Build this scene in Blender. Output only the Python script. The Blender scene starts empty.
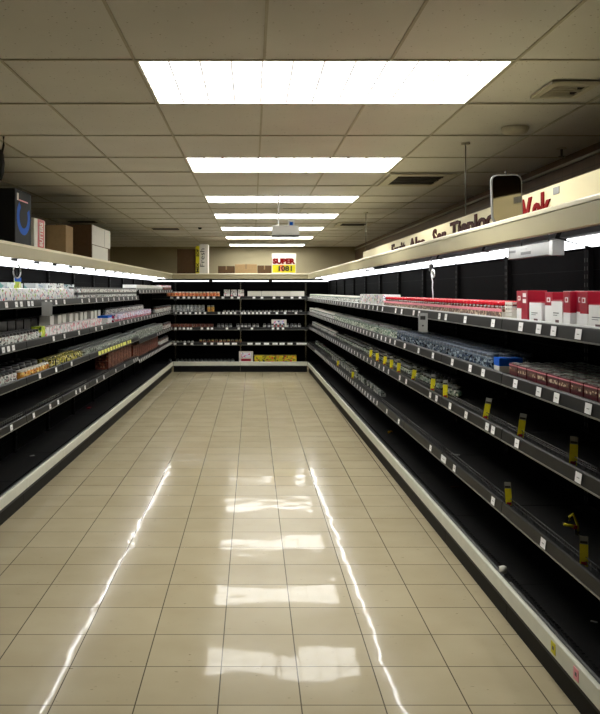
import bpy, bmesh, math, random
from mathutils import Vector, Matrix
random.seed(7)
S = bpy.context.scene
COL = S.collection
PI = math.pi

# ------------------------------------------------------------------ materials
def lin(c):
    return tuple(((x/12.92) if x <= .04045 else ((x+.055)/1.055)**2.4) for x in c)
def nodes(name):
    m = bpy.data.materials.new(name); m.use_nodes = True
    nt = m.node_tree
    return m, nt, nt.nodes['Principled BSDF']
def mat(name, rgb, rough=.5, metal=0, spec=.5, noise=.06, nscale=30, coat=0):
    m, nt, b = nodes(name)
    c = lin(rgb)
    b.inputs['Roughness'].default_value = rough
    b.inputs['Metallic'].default_value = metal
    b.inputs['Specular IOR Level'].default_value = spec
    b.inputs['Coat Weight'].default_value = coat
    tc = nt.nodes.new('ShaderNodeTexCoord'); n = nt.nodes.new('ShaderNodeTexNoise')
    n.inputs['Scale'].default_value = nscale; n.inputs['Detail'].default_value = 3
    nt.links.new(tc.outputs['Object'], n.inputs['Vector'])
    mx = nt.nodes.new('ShaderNodeMix'); mx.data_type = 'RGBA'
    mx.inputs[6].default_value = (*[max(0, x*(1-noise*2)) for x in c], 1)
    mx.inputs[7].default_value = (*[min(1, x*(1+noise*2)) for x in c], 1)
    nt.links.new(n.outputs['Fac'], mx.inputs[0]); nt.links.new(mx.outputs[2], b.inputs['Base Color'])
    return m
def emis(name, rgb, k):
    m, nt, b = nodes(name)
    b.inputs['Base Color'].default_value = (.8, .8, .8, 1)
    b.inputs['Emission Color'].default_value = (*rgb, 1)
    b.inputs['Emission Strength'].default_value = k
    b.inputs['Roughness'].default_value = .4
    return m
def printed(name, base, inks, scale=45, cover=.4, rough=.35, sat=1.0):
    """packaging print: patches of ink on a base colour"""
    m, nt, b = nodes(name)
    b.inputs['Roughness'].default_value = rough
    tc = nt.nodes.new('ShaderNodeTexCoord'); oi = nt.nodes.new('ShaderNodeObjectInfo')
    add = nt.nodes.new('ShaderNodeVectorMath'); add.operation = 'ADD'
    mul = nt.nodes.new('ShaderNodeMath'); mul.operation = 'MULTIPLY'; mul.inputs[1].default_value = 7.3
    nt.links.new(oi.outputs['Random'], mul.inputs[0])
    nt.links.new(tc.outputs['Object'], add.inputs[0]); nt.links.new(mul.outputs[0], add.inputs[1])
    v = nt.nodes.new('ShaderNodeTexVoronoi'); v.inputs['Scale'].default_value = scale
    nt.links.new(add.outputs[0], v.inputs['Vector'])
    sp = nt.nodes.new('ShaderNodeSeparateColor'); nt.links.new(v.outputs['Color'], sp.inputs[0])
    r = nt.nodes.new('ShaderNodeValToRGB'); r.color_ramp.interpolation = 'CONSTANT'
    el = r.color_ramp.elements
    el[0].position = 0; el[0].color = (*lin(base), 1)
    el[1].position = 1-cover; el[1].color = (*lin(inks[0]), 1)
    for k, c in enumerate(inks[1:]):
        e = el.new(1-cover+cover*(k+1)/len(inks)); e.color = (*lin(c), 1)
    nt.links.new(sp.outputs[0], r.inputs[0]); nt.links.new(r.outputs[0], b.inputs['Base Color'])
    return m

M = {}
M['black'] = mat('black_steel', (.07,.068,.066), .42, 0, .45, .15, 12)
M['deck'] = mat('black_deck', (.06,.058,.056), .5, 0, .4, .3, 9)
M['backp'] = mat('black_back_panel', (.03,.029,.029), .85, 0, .03, .2, 7)
M['kick'] = mat('black_kick', (.055,.055,.05), .6, 0, .15, .25, 8)
M['rail'] = mat('dark_price_channel', (.085,.085,.083), .45, 0, .25, .12, 20)
M['edge'] = mat('worn_metal_edge', (.50,.50,.48), .35, .6, .5, .25, 25)
M['bump'] = mat('ivory_bumper', (.80,.80,.74), .4, 0, .5, .07, 10)
M['tag'] = mat('white_price_paper', (.93,.93,.93), .5, 0, .3, .02)
M['ytag'] = mat('pale_yellow_paper', (.90,.90,.45), .5, 0, .3, .03)
M['yellow'] = mat('yellow_paper', (.82,.78,.12), .5, 0, .3, .1, 60)
M['grey'] = mat('grey_plastic', (.50,.50,.49), .4)
M['dgrey'] = mat('dark_grey_plastic', (.24,.24,.24), .4)
M['ink'] = mat('black_ink', (.06,.055,.05), .6)
M['wire'] = mat('black_wire', (.15,.15,.15), .35, .4)
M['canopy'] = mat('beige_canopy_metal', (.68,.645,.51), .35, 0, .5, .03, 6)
M['lip_highlight'] = mat('highlit_canopy_lip', (.90,.87,.76), .3, 0, .5, .03, 6)  # paler than the canopy: the highlight along its top edge is painted in
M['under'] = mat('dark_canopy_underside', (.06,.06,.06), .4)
M['refl'] = mat('white_reflector', (.85,.86,.86), .35)
M['white'] = mat('white_plastic', (.93,.93,.92), .35, 0, .5, .02)
M['offw'] = mat('off_white_card', (.84,.83,.79), .5, 0, .4, .04)
M['card'] = mat('brown_cardboard', (.60,.50,.36), .75, 0, .2, .08, 25)
M['cardd'] = mat('dark_cardboard', (.33,.25,.17), .8, 0, .2, .1, 25)
M['tape'] = mat('parcel_tape', (.50,.41,.28), .3, 0, .5, .03)
M['blackbox'] = mat('black_carton', (.08,.08,.085), .4, 0, .4)
M['slate'] = mat('slate_carton', (.24,.25,.26), .7, 0, .15)
M['blue'] = mat('blue_print', (.06,.36,.78), .6, 0, .2)
M['red'] = mat('red_print', (.72,.08,.12), .35)
M['crim'] = mat('crimson_carton', (.62,.05,.16), .35, 0, .5, .05)
M['dcrim'] = mat('dark_crimson_cup', (.30,.08,.11), .35, 0, .5, .1)
M['pink'] = mat('pink_band', (.90,.55,.60), .35)
M['redcap'] = mat('red_cap', (.74,.09,.15), .25, 0, .5, .03)
M['sauce'] = mat('dark_sauce', (.28,.07,.06), .15, 0, .5, .2, 50)
M['brownlab'] = printed('brown_label', (.42,.27,.18), [(.85,.78,.66),(.2,.1,.08)], 90, .45)
M['glass'] = mat('frosted_jar', (.50,.56,.54), .15, 0, .6, .15, 30)
M['bglass'] = printed('blue_grey_jar', (.33,.37,.41), [(.55,.60,.64),(.22,.27,.36),(.12,.14,.17)], 85, .6, .2)
M['bjar'] = mat('blue_grey_glass', (.30,.35,.40), .12, 0, .6, .2, 12)
M['blid'] = mat('blue_grey_lid', (.42,.46,.52), .3, .2, .5, .2, 9)
M['lidd2'] = mat('mid_grey_housing', (.36,.36,.35), .5)
M['post'] = mat('matt_black_post', (.05,.049,.048), .8, 0, .06)
M['dglass'] = mat('dark_jar', (.15,.15,.14), .15, 0, .6, .2, 30)
M['lidg'] = mat('grey_metal_lid', (.52,.53,.52), .3, .5)
M['lidd'] = mat('dark_lid', (.16,.16,.18), .3)
M['wlab'] = printed('white_label', (.82,.83,.81), [(.68,.70,.68),(.30,.32,.32),(.62,.50,.50)], 90, .5)
M['glab'] = printed('greenish_label', (.62,.66,.60), [(.4,.5,.42),(.2,.25,.2),(.85,.85,.8)], 80, .5)
M['pouch'] = printed('white_pouch_print', (.90,.90,.91), [(.9,.45,.52),(.3,.4,.6),(.6,.75,.4),(.3,.3,.35)], 60, .26)
M['pouchb'] = printed('white_box_print', (.70,.72,.72), [(.42,.60,.57),(.55,.60,.64),(.25,.28,.32)], 25, .25)
M['ygpack'] = printed('yellow_green_pack', (.70,.80,.18), [(.9,.9,.3),(.25,.4,.15),(.92,.92,.9)], 40, .4)
M['pinkw'] = printed('white_pink_print', (.93,.92,.92), [(.92,.45,.55),(.8,.8,.82),(.55,.5,.52)], 45, .38)
M['magw'] = printed('white_magenta_print', (.88,.88,.93), [(.85,.2,.45),(.35,.35,.55),(.7,.7,.9)], 40, .35)
M['mag'] = printed('magenta_print', (.62,.05,.22), [(.9,.85,.9),(.35,.05,.2)], 50, .3)
M['orange'] = printed('orange_label', (.88,.45,.22), [(.92,.75,.5),(.7,.25,.15)], 70, .4)
M['ylab'] = printed('yellow_black_label', (.66,.62,.20), [(.12,.12,.08),(.85,.82,.6),(.2,.2,.12)], 70, .6)
M['olab'] = printed('amber_label', (.80,.55,.22), [(.9,.8,.5),(.45,.25,.1)], 60, .45)
M['ycan'] = mat('yellow_can', (.78,.60,.12), .3)
M['brownp'] = printed('red_brown_print', (.36,.17,.13), [(.48,.25,.18),(.22,.12,.10),(.6,.45,.35)], 45, .4)
M['greyp'] = printed('grey_tub_print', (.50,.53,.50), [(.36,.38,.36),(.66,.68,.64),(.25,.26,.24)], 60, .55)
M['ybox'] = printed('yellow_box_print', (.80,.74,.10), [(.55,.55,.1),(.15,.15,.08),(.85,.15,.1)], 40, .3)
M['gcan'] = printed('grey_can_print', (.62,.63,.63), [(.8,.8,.8),(.3,.3,.32)], 60, .5)
M['dark'] = printed('dark_pack_print', (.13,.13,.13), [(.25,.25,.25),(.19,.18,.16)], 30, .4)
M['tred'] = mat('sign_red_letter', (.46,.04,.05), .7, 0, .1)
M['tbrown'] = mat('sign_brown_letter', (.22,.08,.05), .7, 0, .1)
M['cream'] = mat('cream_sign_board', (.84,.80,.66), .5, 0, .3, .03, 4)
M['ceilmetal'] = mat('painted_vent_metal', (.86,.84,.77), .5)
M['gridm'] = mat('ceiling_grid_metal', (.76,.74,.67), .5, 0, .3)
M['slot'] = mat('vent_slot_dark', (.10,.09,.075), .7)
M['mirror'] = mat('mirror_glass', (.55,.53,.48), .06, 1.0, .5, .01)
M['lamp'] = emis('ceiling_lamp_diffuser', (1.0,.995,.95), 13.0)
M['rib'] = emis('lamp_lens_rib', (1.0,.98,.95), .62)
M['tube'] = emis('shelf_tube', (.95,.98,1.0), 2.3)
M['tubef'] = emis('front_tube', (.98,.99,1.0), 50.0)

# ------------------------------------------------------------------ mesh builder
class MB:
    def __init__(s): s.bm = bmesh.new(); s.mats = []
    def mi(s, m):
        if m not in s.mats: s.mats.append(m)
        return s.mats.index(m)
    def box(s, x0, x1, y0, y1, z0, z1, m, bev=0):
        r = bmesh.ops.create_cube(s.bm, size=1)
        vs = r['verts']
        for v in vs:
            v.co = Vector(((x0+x1)/2+v.co.x*(x1-x0), (y0+y1)/2+v.co.y*(y1-y0), (z0+z1)/2+v.co.z*(z1-z0)))
        fs = set(f for v in vs for f in v.link_faces)
        k = s.mi(m)
        for f in fs: f.material_index = k
        if bev:
            es = list(set(e for v in vs for e in v.link_edges))
            rr = bmesh.ops.bevel(s.bm, geom=es, offset=bev, segments=2, affect='EDGES', profile=.6)
            for f in rr['faces']: f.material_index = k
        return s
    def lathe(s, prof, n, m, cx=0, cy=0, smooth=True):
        """prof: list of (r,z[,mat])"""
        rings = []
        for p in prof:
            rings.append([s.bm.verts.new((cx+p[0]*math.cos(2*PI*i/n), cy+p[0]*math.sin(2*PI*i/n), p[1])) for i in range(n)])
        for a in range(len(rings)-1):
            mm = prof[a][2] if len(prof[a]) > 2 else m
            for i in range(n):
                j = (i+1) % n
                f = s.bm.faces.new((rings[a][i], rings[a][j], rings[a+1][j], rings[a+1][i]))
                f.material_index = s.mi(mm); f.smooth = smooth
        f = s.bm.faces.new(rings[-1]); f.material_index = s.mi(prof[-2][2] if len(prof[-2]) > 2 else m)
        f = s.bm.faces.new(list(reversed(rings[0]))); f.material_index = s.mi(prof[0][2] if len(prof[0]) > 2 else m)
        return s
    def tube(s, pts, r, m, n=8):
        pts = [Vector(p) for p in pts]; rings = []
        for i, p in enumerate(pts):
            d = (pts[min(i+1, len(pts)-1)]-pts[max(i-1, 0)]).normalized()
            a = d.cross(Vector((0, 0, 1)))
            if a.length < .05: a = d.cross(Vector((1, 0, 0)))
            a.normalize(); b = d.cross(a)
            rings.append([s.bm.verts.new(p+a*r*math.cos(2*PI*k/n)+b*r*math.sin(2*PI*k/n)) for k in range(n)])
        mi = s.mi(m)
        for a in range(len(rings)-1):
            for i in range(n):
                j = (i+1) % n
                f = s.bm.faces.new((rings[a][i], rings[a+1][i], rings[a+1][j], rings[a][j])); f.material_index = mi; f.smooth = True
        for rg in (rings[0], list(reversed(rings[-1]))):
            try:
                f = s.bm.faces.new(rg); f.material_index = mi
            except ValueError: pass
        return s
    def prism(s, prof, x0, x1, m):
        """closed profile (y,z) swept along x"""
        a = [s.bm.verts.new((x0, y, z)) for y, z in prof]; b = [s.bm.verts.new((x1, y, z)) for y, z in prof]
        mi = s.mi(m); n = len(prof)
        for i in range(n):
            j = (i+1) % n
            s.bm.faces.new((a[i], a[j], b[j], b[i])).material_index = mi
        s.bm.faces.new(list(reversed(a))).material_index = mi
        s.bm.faces.new(b).material_index = mi
        return s
    def mesh(s, name):
        bmesh.ops.recalc_face_normals(s.bm, faces=s.bm.faces)
        me = bpy.data.meshes.new(name); s.bm.to_mesh(me); s.bm.free()
        for m in s.mats: me.materials.append(M[m] if isinstance(m, str) else m)
        return me
    def obj(s, name, parent=None, loc=(0,0,0), rz=0):
        return link(name, s.mesh(name), parent, loc, rz)
def link(name, data, parent=None, loc=(0,0,0), rz=0):
    o = bpy.data.objects.new(name, data); COL.objects.link(o)
    o.location = loc; o.rotation_euler = (0, 0, rz)
    if parent: o.parent = parent
    return o
def tag(o, label=None, cat=None, group=None, kind=None):
    if label: o['label'] = label
    if cat: o['category'] = cat
    if group: o['group'] = group
    if kind: o['kind'] = kind
    return o
def empty(name, loc, rz=0): return link(name, None, None, loc, rz)

# ------------------------------------------------------------------ the runs
BY = 16.0
def XR(t): return 1.095+(16-t)*.0100
def XL(t): return -1.577-(16-t)*.0117
AR = math.atan2(-1, .0100); AL = math.atan2(1, .0117)
CX, CY, F, H = 252.5, 291.0, 810.0, 1.6
def P(run, t, v, z):
    if run == 'R': return (XR(t)+v, t+v*.01, z)
    if run == 'L': return (XL(t)-v, t+v*.0117, z)
    return (t, BY+v, z)
ROT = {'R': AR, 'L': AL, 'B': 0.0}
def T(run, px, v=0.0):
    """place along a run that is seen at picture column px"""
    if run == 'B': return (px-CX)*(BY+v)/F
    t = 6.0
    for _ in range(30):
        x = XR(t)+v if run == 'R' else XL(t)-v
        t = x*F/(px-CX)
    return t

# ------------------------------------------------------------------ room shell
ZC = H+1.05
def floor_mat():
    m, nt, b = nodes('polished_beige_tile')
    L = nt.links
    tc = nt.nodes.new('ShaderNodeTexCoord')
    mp = nt.nodes.new('ShaderNodeMapping')
    mp.inputs['Location'].default_value = (.133/.3215, -3.451/.3215, 0)
    mp.inputs['Scale'].default_value = (1/.3215,)*3
    L.new(tc.outputs['Object'], mp.inputs['Vector'])
    br = nt.nodes.new('ShaderNodeTexBrick')
    br.offset = 0; br.squash = 1
    br.inputs['Scale'].default_value = 1
    br.inputs['Brick Width'].default_value = 1; br.inputs['Row Height'].default_value = 1
    br.inputs['Mortar Size'].default_value = .0085; br.inputs['Mortar Smooth'].default_value = .2
    br.inputs['Bias'].default_value = 0
    br.inputs['Color1'].default_value = (*lin((.655,.61,.50)), 1)
    br.inputs['Color2'].default_value = (*lin((.68,.635,.525)), 1)
    br.inputs['Mortar'].default_value = (*lin((.34,.31,.25)), 1)
    L.new(mp.outputs[0], br.inputs['Vector'])
    # dark flecks and scuffs
    n1 = nt.nodes.new('ShaderNodeTexNoise'); n1.inputs['Scale'].default_value = 24; n1.inputs['Detail'].default_value = 2
    mp2 = nt.nodes.new('ShaderNodeMapping'); mp2.inputs['Scale'].default_value = (1, 3.2, 1)
    L.new(tc.outputs['Object'], mp2.inputs['Vector']); L.new(mp2.outputs[0], n1.inputs['Vector'])
    r1 = nt.nodes.new('ShaderNodeValToRGB')
    r1.color_ramp.elements[0].position = .22; r1.color_ramp.elements[0].color = (.38,.32,.25,1)
    r1.color_ramp.elements[1].position = .29; r1.color_ramp.elements[1].color = (1,1,1,1)
    L.new(n1.outputs['Fac'], r1.inputs[0])
    n2 = nt.nodes.new('ShaderNodeTexNoise'); n2.inputs['Scale'].default_value = 3.5; n2.inputs['Detail'].default_value = 6
    L.new(tc.outputs['Object'], n2.inputs['Vector'])
    r2 = nt.nodes.new('ShaderNodeValToRGB')
    r2.color_ramp.elements[0].position = .3; r2.color_ramp.elements[0].color = (.90,.885,.86,1)
    r2.color_ramp.elements[1].position = .7; r2.color_ramp.elements[1].color = (1,1,1,1)
    L.new(n2.outputs['Fac'], r2.inputs[0])
    a = nt.nodes.new('ShaderNodeMix'); a.data_type = 'RGBA'; a.blend_type = 'MULTIPLY'; a.inputs[0].default_value = 1
    L.new(br.outputs['Color'], a.inputs[6]); L.new(r1.outputs[0], a.inputs[7])
    c = nt.nodes.new('ShaderNodeMix'); c.data_type = 'RGBA'; c.blend_type = 'MULTIPLY'; c.inputs[0].default_value = 1
    L.new(a.outputs[2], c.inputs[6]); L.new(r2.outputs[0], c.inputs[7])
    L.new(c.outputs[2], b.inputs['Base Color'])
    mr = nt.nodes.new('ShaderNodeMapRange'); mr.inputs['To Min'].default_value = .10; mr.inputs['To Max'].default_value = .22
    L.new(n2.outputs['Fac'], mr.inputs['Value']); L.new(mr.outputs[0], b.inputs['Roughness'])
    n3 = nt.nodes.new('ShaderNodeTexNoise'); n3.inputs['Scale'].default_value = 3.6; n3.inputs['Detail'].default_value = 1.5
    L.new(tc.outputs['Object'], n3.inputs['Vector'])
    bp = nt.nodes.new('ShaderNodeBump'); bp.inputs['Strength'].default_value = .5; bp.inputs['Distance'].default_value = .004
    L.new(n3.outputs['Fac'], bp.inputs['Height'])
    bp2 = nt.nodes.new('ShaderNodeBump'); bp2.inputs['Strength'].default_value = .3; bp2.inputs['Distance'].default_value = .001; bp2.invert = True
    L.new(br.outputs['Fac'], bp2.inputs['Height']); L.new(bp.outputs[0], bp2.inputs['Normal'])
    L.new(bp2.outputs[0], b.inputs['Normal'])
    b.inputs['Specular IOR Level'].default_value = .04
    b.inputs['Coat Weight'].default_value = .20; b.inputs['Coat Roughness'].default_value = .04
    L.new(bp2.outputs[0], b.inputs['Coat Normal'])
    return m
def ceil_mat():
    m, nt, b = nodes('mineral_ceiling_tile'); L = nt.links
    tc = nt.nodes.new('ShaderNodeTexCoord')
    n = nt.nodes.new('ShaderNodeTexNoise'); n.inputs['Scale'].default_value = 1.3; n.inputs['Detail'].default_value = 3
    L.new(tc.outputs['Object'], n.inputs['Vector'])
    r = nt.nodes.new('ShaderNodeValToRGB')
    r.color_ramp.elements[0].position = .3; r.color_ramp.elements[0].color = (*lin((.89,.885,.86)), 1)
    r.color_ramp.elements[1].position = .7; r.color_ramp.elements[1].color = (*lin((.93,.925,.90)), 1)
    L.new(n.outputs['Fac'], r.inputs[0])
    v = nt.nodes.new('ShaderNodeTexVoronoi'); v.inputs['Scale'].default_value = 26
    L.new(tc.outputs['Object'], v.inputs['Vector'])
    r2 = nt.nodes.new('ShaderNodeValToRGB')
    r2.color_ramp.elements[0].position = .07; r2.color_ramp.elements[0].color = (.40,.36,.3,1)
    r2.color_ramp.elements[1].position = .12; r2.color_ramp.elements[1].color = (1,1,1,1)
    L.new(v.outputs['Distance'], r2.inputs[0])
    a = nt.nodes.new('ShaderNodeMix'); a.data_type = 'RGBA'; a.blend_type = 'MULTIPLY'; a.inputs[0].default_value = .75
    L.new(r.outputs[0], a.inputs[6]); L.new(r2.outputs[0], a.inputs[7]); L.new(a.outputs[2], b.inputs['Base Color'])
    b.inputs['Roughness'].default_value = .85; b.inputs['Specular IOR Level'].default_value = .2
    return m
def wall_mat(name, rgb, sc=3):
    return mat(name, rgb, .7, 0, .25, .04, sc)
def brick_wall_mat():
    m, nt, b = nodes('brown_tiled_wall'); L = nt.links
    tc = nt.nodes.new('ShaderNodeTexCoord')
    sx = nt.nodes.new('ShaderNodeSeparateXYZ'); cb = nt.nodes.new('ShaderNodeCombineXYZ')
    L.new(tc.outputs['Object'], sx.inputs[0]); L.new(sx.outputs[1], cb.inputs[0]); L.new(sx.outputs[2], cb.inputs[1])
    br = nt.nodes.new('ShaderNodeTexBrick'); br.offset = 0
    br.inputs['Scale'].default_value = 1; br.inputs['Brick Width'].default_value = .2; br.inputs['Row Height'].default_value = .1
    br.inputs['Mortar Size'].default_value = .004
    br.inputs['Color1'].default_value = (*lin((.42,.33,.24)), 1); br.inputs['Color2'].default_value = (*lin((.45,.35,.26)), 1)
    br.inputs['Mortar'].default_value = (*lin((.34,.28,.22)), 1)
    L.new(cb.outputs[0], br.inputs['Vector']); L.new(br.outputs['Color'], b.inputs['Base Color'])
    b.inputs['Roughness'].default_value = .45
    return m
M['floor'] = floor_mat(); M['ceil'] = ceil_mat()
M['wall'] = wall_mat('cream_painted_wall', (.66,.62,.50)); M['wallb'] = brick_wall_mat()
X0, X1, Y0, Y1 = -4.6, 2.45, -2.2, 19.3
def struct(mb, name, **k):
    o = mb.obj(name, **k); o['kind'] = 'structure'; return o
struct(MB().box(X0, X1, Y0, Y1, -.1, 0, 'floor'), 'floor')
struct(MB().box(X0-.12, X0, Y0, Y1 , -.1, 2.73, 'wall'), 'wall_left')
struct(MB().box(X1, X1+.12, Y0, Y1 , -.1, 2.73, 'wallb'), 'wall_right')
struct(MB().box(X0-.12, X1+.12, Y1, Y1+.12 , -.1, 2.73, 'wall'), 'wall_back')
struct(MB().box(X0-.12, X1+.12, Y0-.12, Y0 , -.1, 2.73, 'wall'), 'wall_front')
# wall trim line on the brown wall
struct(MB().box(X1-.02, X1, Y0, Y1, 2.575, 2.595, 'gridm'), 'trim_1')

LIGHTS = [3.67, 6.35, 8.93, 11.0, 13.3, 15.6, 18.1]
LLEN = [.86, .79, .66, .72, .68, .70, .78]
rows = []
seq = [3.67-2.61*2, 3.67-2.61] + LIGHTS
for a, b_ in zip(seq[:-1], seq[1:]):
    for k in range(3): rows.append(a+(b_-a)*k/3)
rows += [18.1, 18.9]
rows = [y for y in rows if Y0+.05 < y < Y1-.05]
for y, l in zip(LIGHTS, LLEN):       # the row behind each lamp starts at the lamp's far edge
    i = min(range(len(rows)), key=lambda q: abs(rows[q]-(y+l))); rows[i] = y+l
cols = [1.866, 1.197, .628, .053, -.536, -1.143]
while cols[-1]-.61 > X0: cols.append(cols[-1]-.61)
LX0, LX1 = -.536, 1.197
# ceiling slab with openings where the lamps sit is simply made of cells
cm = MB()
ys = sorted(set([Y0, Y1]+rows)); xs = sorted(set([X0, X1]+cols))
def inlamp(xc, yc):
    return any(y < yc < y+l for y, l in zip(LIGHTS, LLEN)) and LX0 < xc < LX1
for i in range(len(ys)-1):
    for j in range(len(xs)-1):
        if inlamp((xs[j]+xs[j+1])/2, (ys[i]+ys[i+1])/2): continue
        dz = random.uniform(0, .004)
        cm.box(xs[j], xs[j+1], ys[i], ys[i+1], ZC+dz, ZC+.03, 'ceil')
cm.box(X0, X1, Y0, Y1, ZC+.05, ZC+.08, 'ceil')
struct(cm, 'ceiling')
gm = MB()
for x in cols:
    for i in range(len(ys)-1):
        if inlamp(x+.02, (ys[i]+ys[i+1])/2) and inlamp(x-.02, (ys[i]+ys[i+1])/2): continue
        gm.box(x-.006, x+.006, ys[i], ys[i+1], ZC-.006, ZC, 'gridm')
for y in rows:
    for j in range(len(xs)-1):
        gm.box(xs[j], xs[j+1], y-.007, y+.007, ZC-.0065, ZC-.0005, 'gridm')
struct(gm, 'trim_2')

# ------------------------------------------------------------------ ceiling lamps
ords = ['nearest ceiling light panel with a visible square louvre, widest of the seven',
        'second ceiling light panel from the camera',
        'third ceiling light panel, just above the hanging white box pole',
        'fourth ceiling light panel, crossed by the thin white pole',
        'fifth ceiling light panel, level with the hanging white box',
        'sixth ceiling light panel, made of two unequal tubes',
        'farthest and smallest ceiling light panel, nearest the back wall']
for k, (y, l) in enumerate(zip(LIGHTS, LLEN)):
    r = tag(empty('ceiling_light', ((LX0+LX1)/2, y+l/2, ZC)), 'white recessed '+ords[k], 'ceiling light', 'recessed ceiling lights over the aisle')
    w = (LX1-LX0)/2-.010; d = l/2-.010
    fr = MB()
    for a in ((-w, w, -d, -d+.008), (-w, w, d-.008, d), (-w, -w+.008, -d, d), (w-.008, w, -d, d)):
        fr.box(a[0], a[1], a[2], a[3], -.006, .03, 'ceilmetal')
    fr.obj('frame', r)
    MB().box(-w+.008, w-.008, -d+.008, d-.008, .006, .02, 'lamp').obj('diffuser', r)
    lv = MB(); nx = 12 if k < 2 else 8
    for i in range(1, nx): lv.box(-w+i*2*w/nx-.006, -w+i*2*w/nx+.006, -d+.02, d-.02, -.003, .006, 'rib')
    for i in range(1, 3): lv.box(-w+.02, w-.02, -d+i*2*d/3-.013, -d+i*2*d/3+.013, -.003, .006, 'rib')
    lv.obj('louvre', r)

# ------------------------------------------------------------------ vents, detectors, rods
def vent(x0, x1, y0, y1, n, label, square=False):
    r = tag(empty('ceiling_vent', ((x0+x1)/2, (y0+y1)/2, ZC-.0065)), label, 'vent', 'ceiling air vents')
    w = (x1-x0)/2; d = (y1-y0)/2; b = MB()
    t = min(w, d)*.28
    for a in ((-w, w, -d, -d+t), (-w, w, d-t, d), (-w, -w+t, -d+t, d-t), (w-t, w, -d+t, d-t)):
        b.box(a[0], a[1], a[2], a[3], -.014, 0, 'ceilmetal')
    b.obj('frame', r)
    MB().box(-w+t, w-t, -d+t, d-t, -.004, 0, 'slot').obj('opening', r)
    s = MB()
    for i in range(n):
        if square:
            yy = -d+t+(i+.5)*(2*d-2*t)/n
            s.box(-w+t, w-t-(i % 2)*.04, yy-.006, yy+.006, -.014, -.004, 'ceilmetal')
        else:
            yy = -d+t+(i+.5)*(2*d-2*t)/n
            s.box(-w+t, w-t, yy-.004, yy+.004, -.012, -.004, 'dgrey')
    s.obj('slats', r)
vent(1.49, 1.73, 4.03, 4.34, 5, 'small square cream ceiling vent at the upper right, nearest the camera', True)
vent(1.23, 1.82, 7.2, 7.95, 3, 'wide rectangular ceiling vent right of the second light panel')
vent(1.30, 1.84, 12.3, 12.95, 3, 'dark slotted ceiling vent at right beyond the wide vent')
vent(-2.84, -2.24, 11.8, 12.4, 3, 'dark slotted ceiling vent above the boxes on the left canopy')
vent(-1.76, -1.14, 13.2, 13.8, 3, 'dark slotted ceiling vent at left near the back wall')
tag(MB().lathe([(.03,-.045),(.075,-.035),(.085,-.012),(.085,0)], 24, 'ceilmetal').obj('smoke_detector', None, (1.685, 5.2, ZC)),
    'round cream detector dome on the ceiling below the small vent', 'smoke detector')
r = tag(empty('sprinkler_head', (2.27, 5.95, ZC)), 'small sprinkler head on the ceiling beside the brown wall', 'sprinkler')
MB().lathe([(.035,-.008),(.035,0)], 16, 'ceilmetal').obj('escutcheon', r)
MB().lathe([(.008,-.06),(.010,-.008)], 8, 'edge').lathe([(.022,-.064),(.022,-.06)], 12, 'edge').obj('deflector', r)
tag(MB().lathe([(.01,-.03),(.03,-.02),(.03,0)], 12, 'slot').obj('ceiling_sensor', None, (-.87, 13.4, ZC)),
    'tiny dark sensor on the ceiling left of the fifth light panel', 'sensor')

# black strap hanging at far left
sx, sy = -1.69, 5.5
st = MB()
pts = [(0,0,0),(.0,.0,-.06),(-.015,0,-.13),(-.03,0,-.22),(-.035,0,-.30),(-.06,0,-.38),(-.10,0,-.43)]
st.tube(pts, .008, 'ink')
st.lathe([(.006,-.30),(.022,-.25),(.028,-.18),(.020,-.12),(.005,-.09)], 12, 'ink', -.02, 0)
tag(st.obj('hanging_cable', None, (sx, sy, ZC)), 'black cable with a thick grip hanging from the ceiling at the left edge', 'cable')

# hanging white box on a pole
r = tag(empty('hanging_camera_box', (.355, 8.75, ZC-.0065)), 'white box hung from the ceiling on a thin white pole, blue label on top', 'camera')
MB().tube([(-.075,0,0),(-.075,0,-.345)], .008, 'white').lathe([(.03,-.01),(.03,0)], 12, 'white', -.075, 0).obj('pole', r)
MB().box(-.145,.145,-.09,.09,-.60+.155,-.345,'white',.008).obj('housing', r)
MB().box(-.148,.148,-.093,.093,-.458,-.446,'dgrey').obj('base_plate', r)
MB().box(.03,.10,-.03,.03,-.345,-.285,'refl',.004).box(.045,.08,-.032,-.03,-.335,-.30,'blue').obj('top_label', r)['label'] = 'pale block with a blue mark'

# ------------------------------------------------------------------ shelving bays
SD = .42                       # shelf depth
def jn(a, n=3): return [a]*n
def shelf_part(parent, L, z, tags, lit=False, fence=False):
    """tags: local x offsets"""
    h = L/2-.004
    sh = MB(); sh.prism([(.012,z+.040),(.012,z+.012),(.05,z+.012),(.09,z+.022),(SD,z+.022),(SD,z+.040)], -h, h, 'deck')
    so = sh.obj('shelf', parent)
    for s_ in (-1, 1):
        b = MB(); b.prism([(.10,z+.020),(SD,z-.05),(SD,z+.020)], s_*(h-.012)-.002, s_*(h-.012)+.002, 'black'); b.obj('bracket', so)
    rl = MB(); rl.prism([(-.010,z+.004),(-.004,z),(.012,z+.002),(.012,z+.058),(.0,z+.058),(-.004,z+.052)], -h, h, 'rail')
    rl.box(-h, h, -.013, -.007, z-.001, z+.005, 'edge')
    if lit: rl.box(-h, h, -.004, .010, z+.056, z+.062, 'refl')
    rl.obj('price_rail', so)
    if fence:
        f = MB()
        for zz in (.068, .084): f.tube([(-h, .022, z+zz), (h, .022, z+zz)], .0018, 'wire', 5)
        f.tube([(-h, .060, z+.056), (h, .060, z+.056)], .0018, 'wire', 5)
        n = int(L/.05)
        for i in range(n+1):
            x = -h+.01+i*(2*h-.02)/n
            f.box(x-.001, x+.001, .021, .023, z+.04, z+.084, 'wire')
        f.obj('wire_fence', so)
    return so
TAGM = {}
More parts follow.
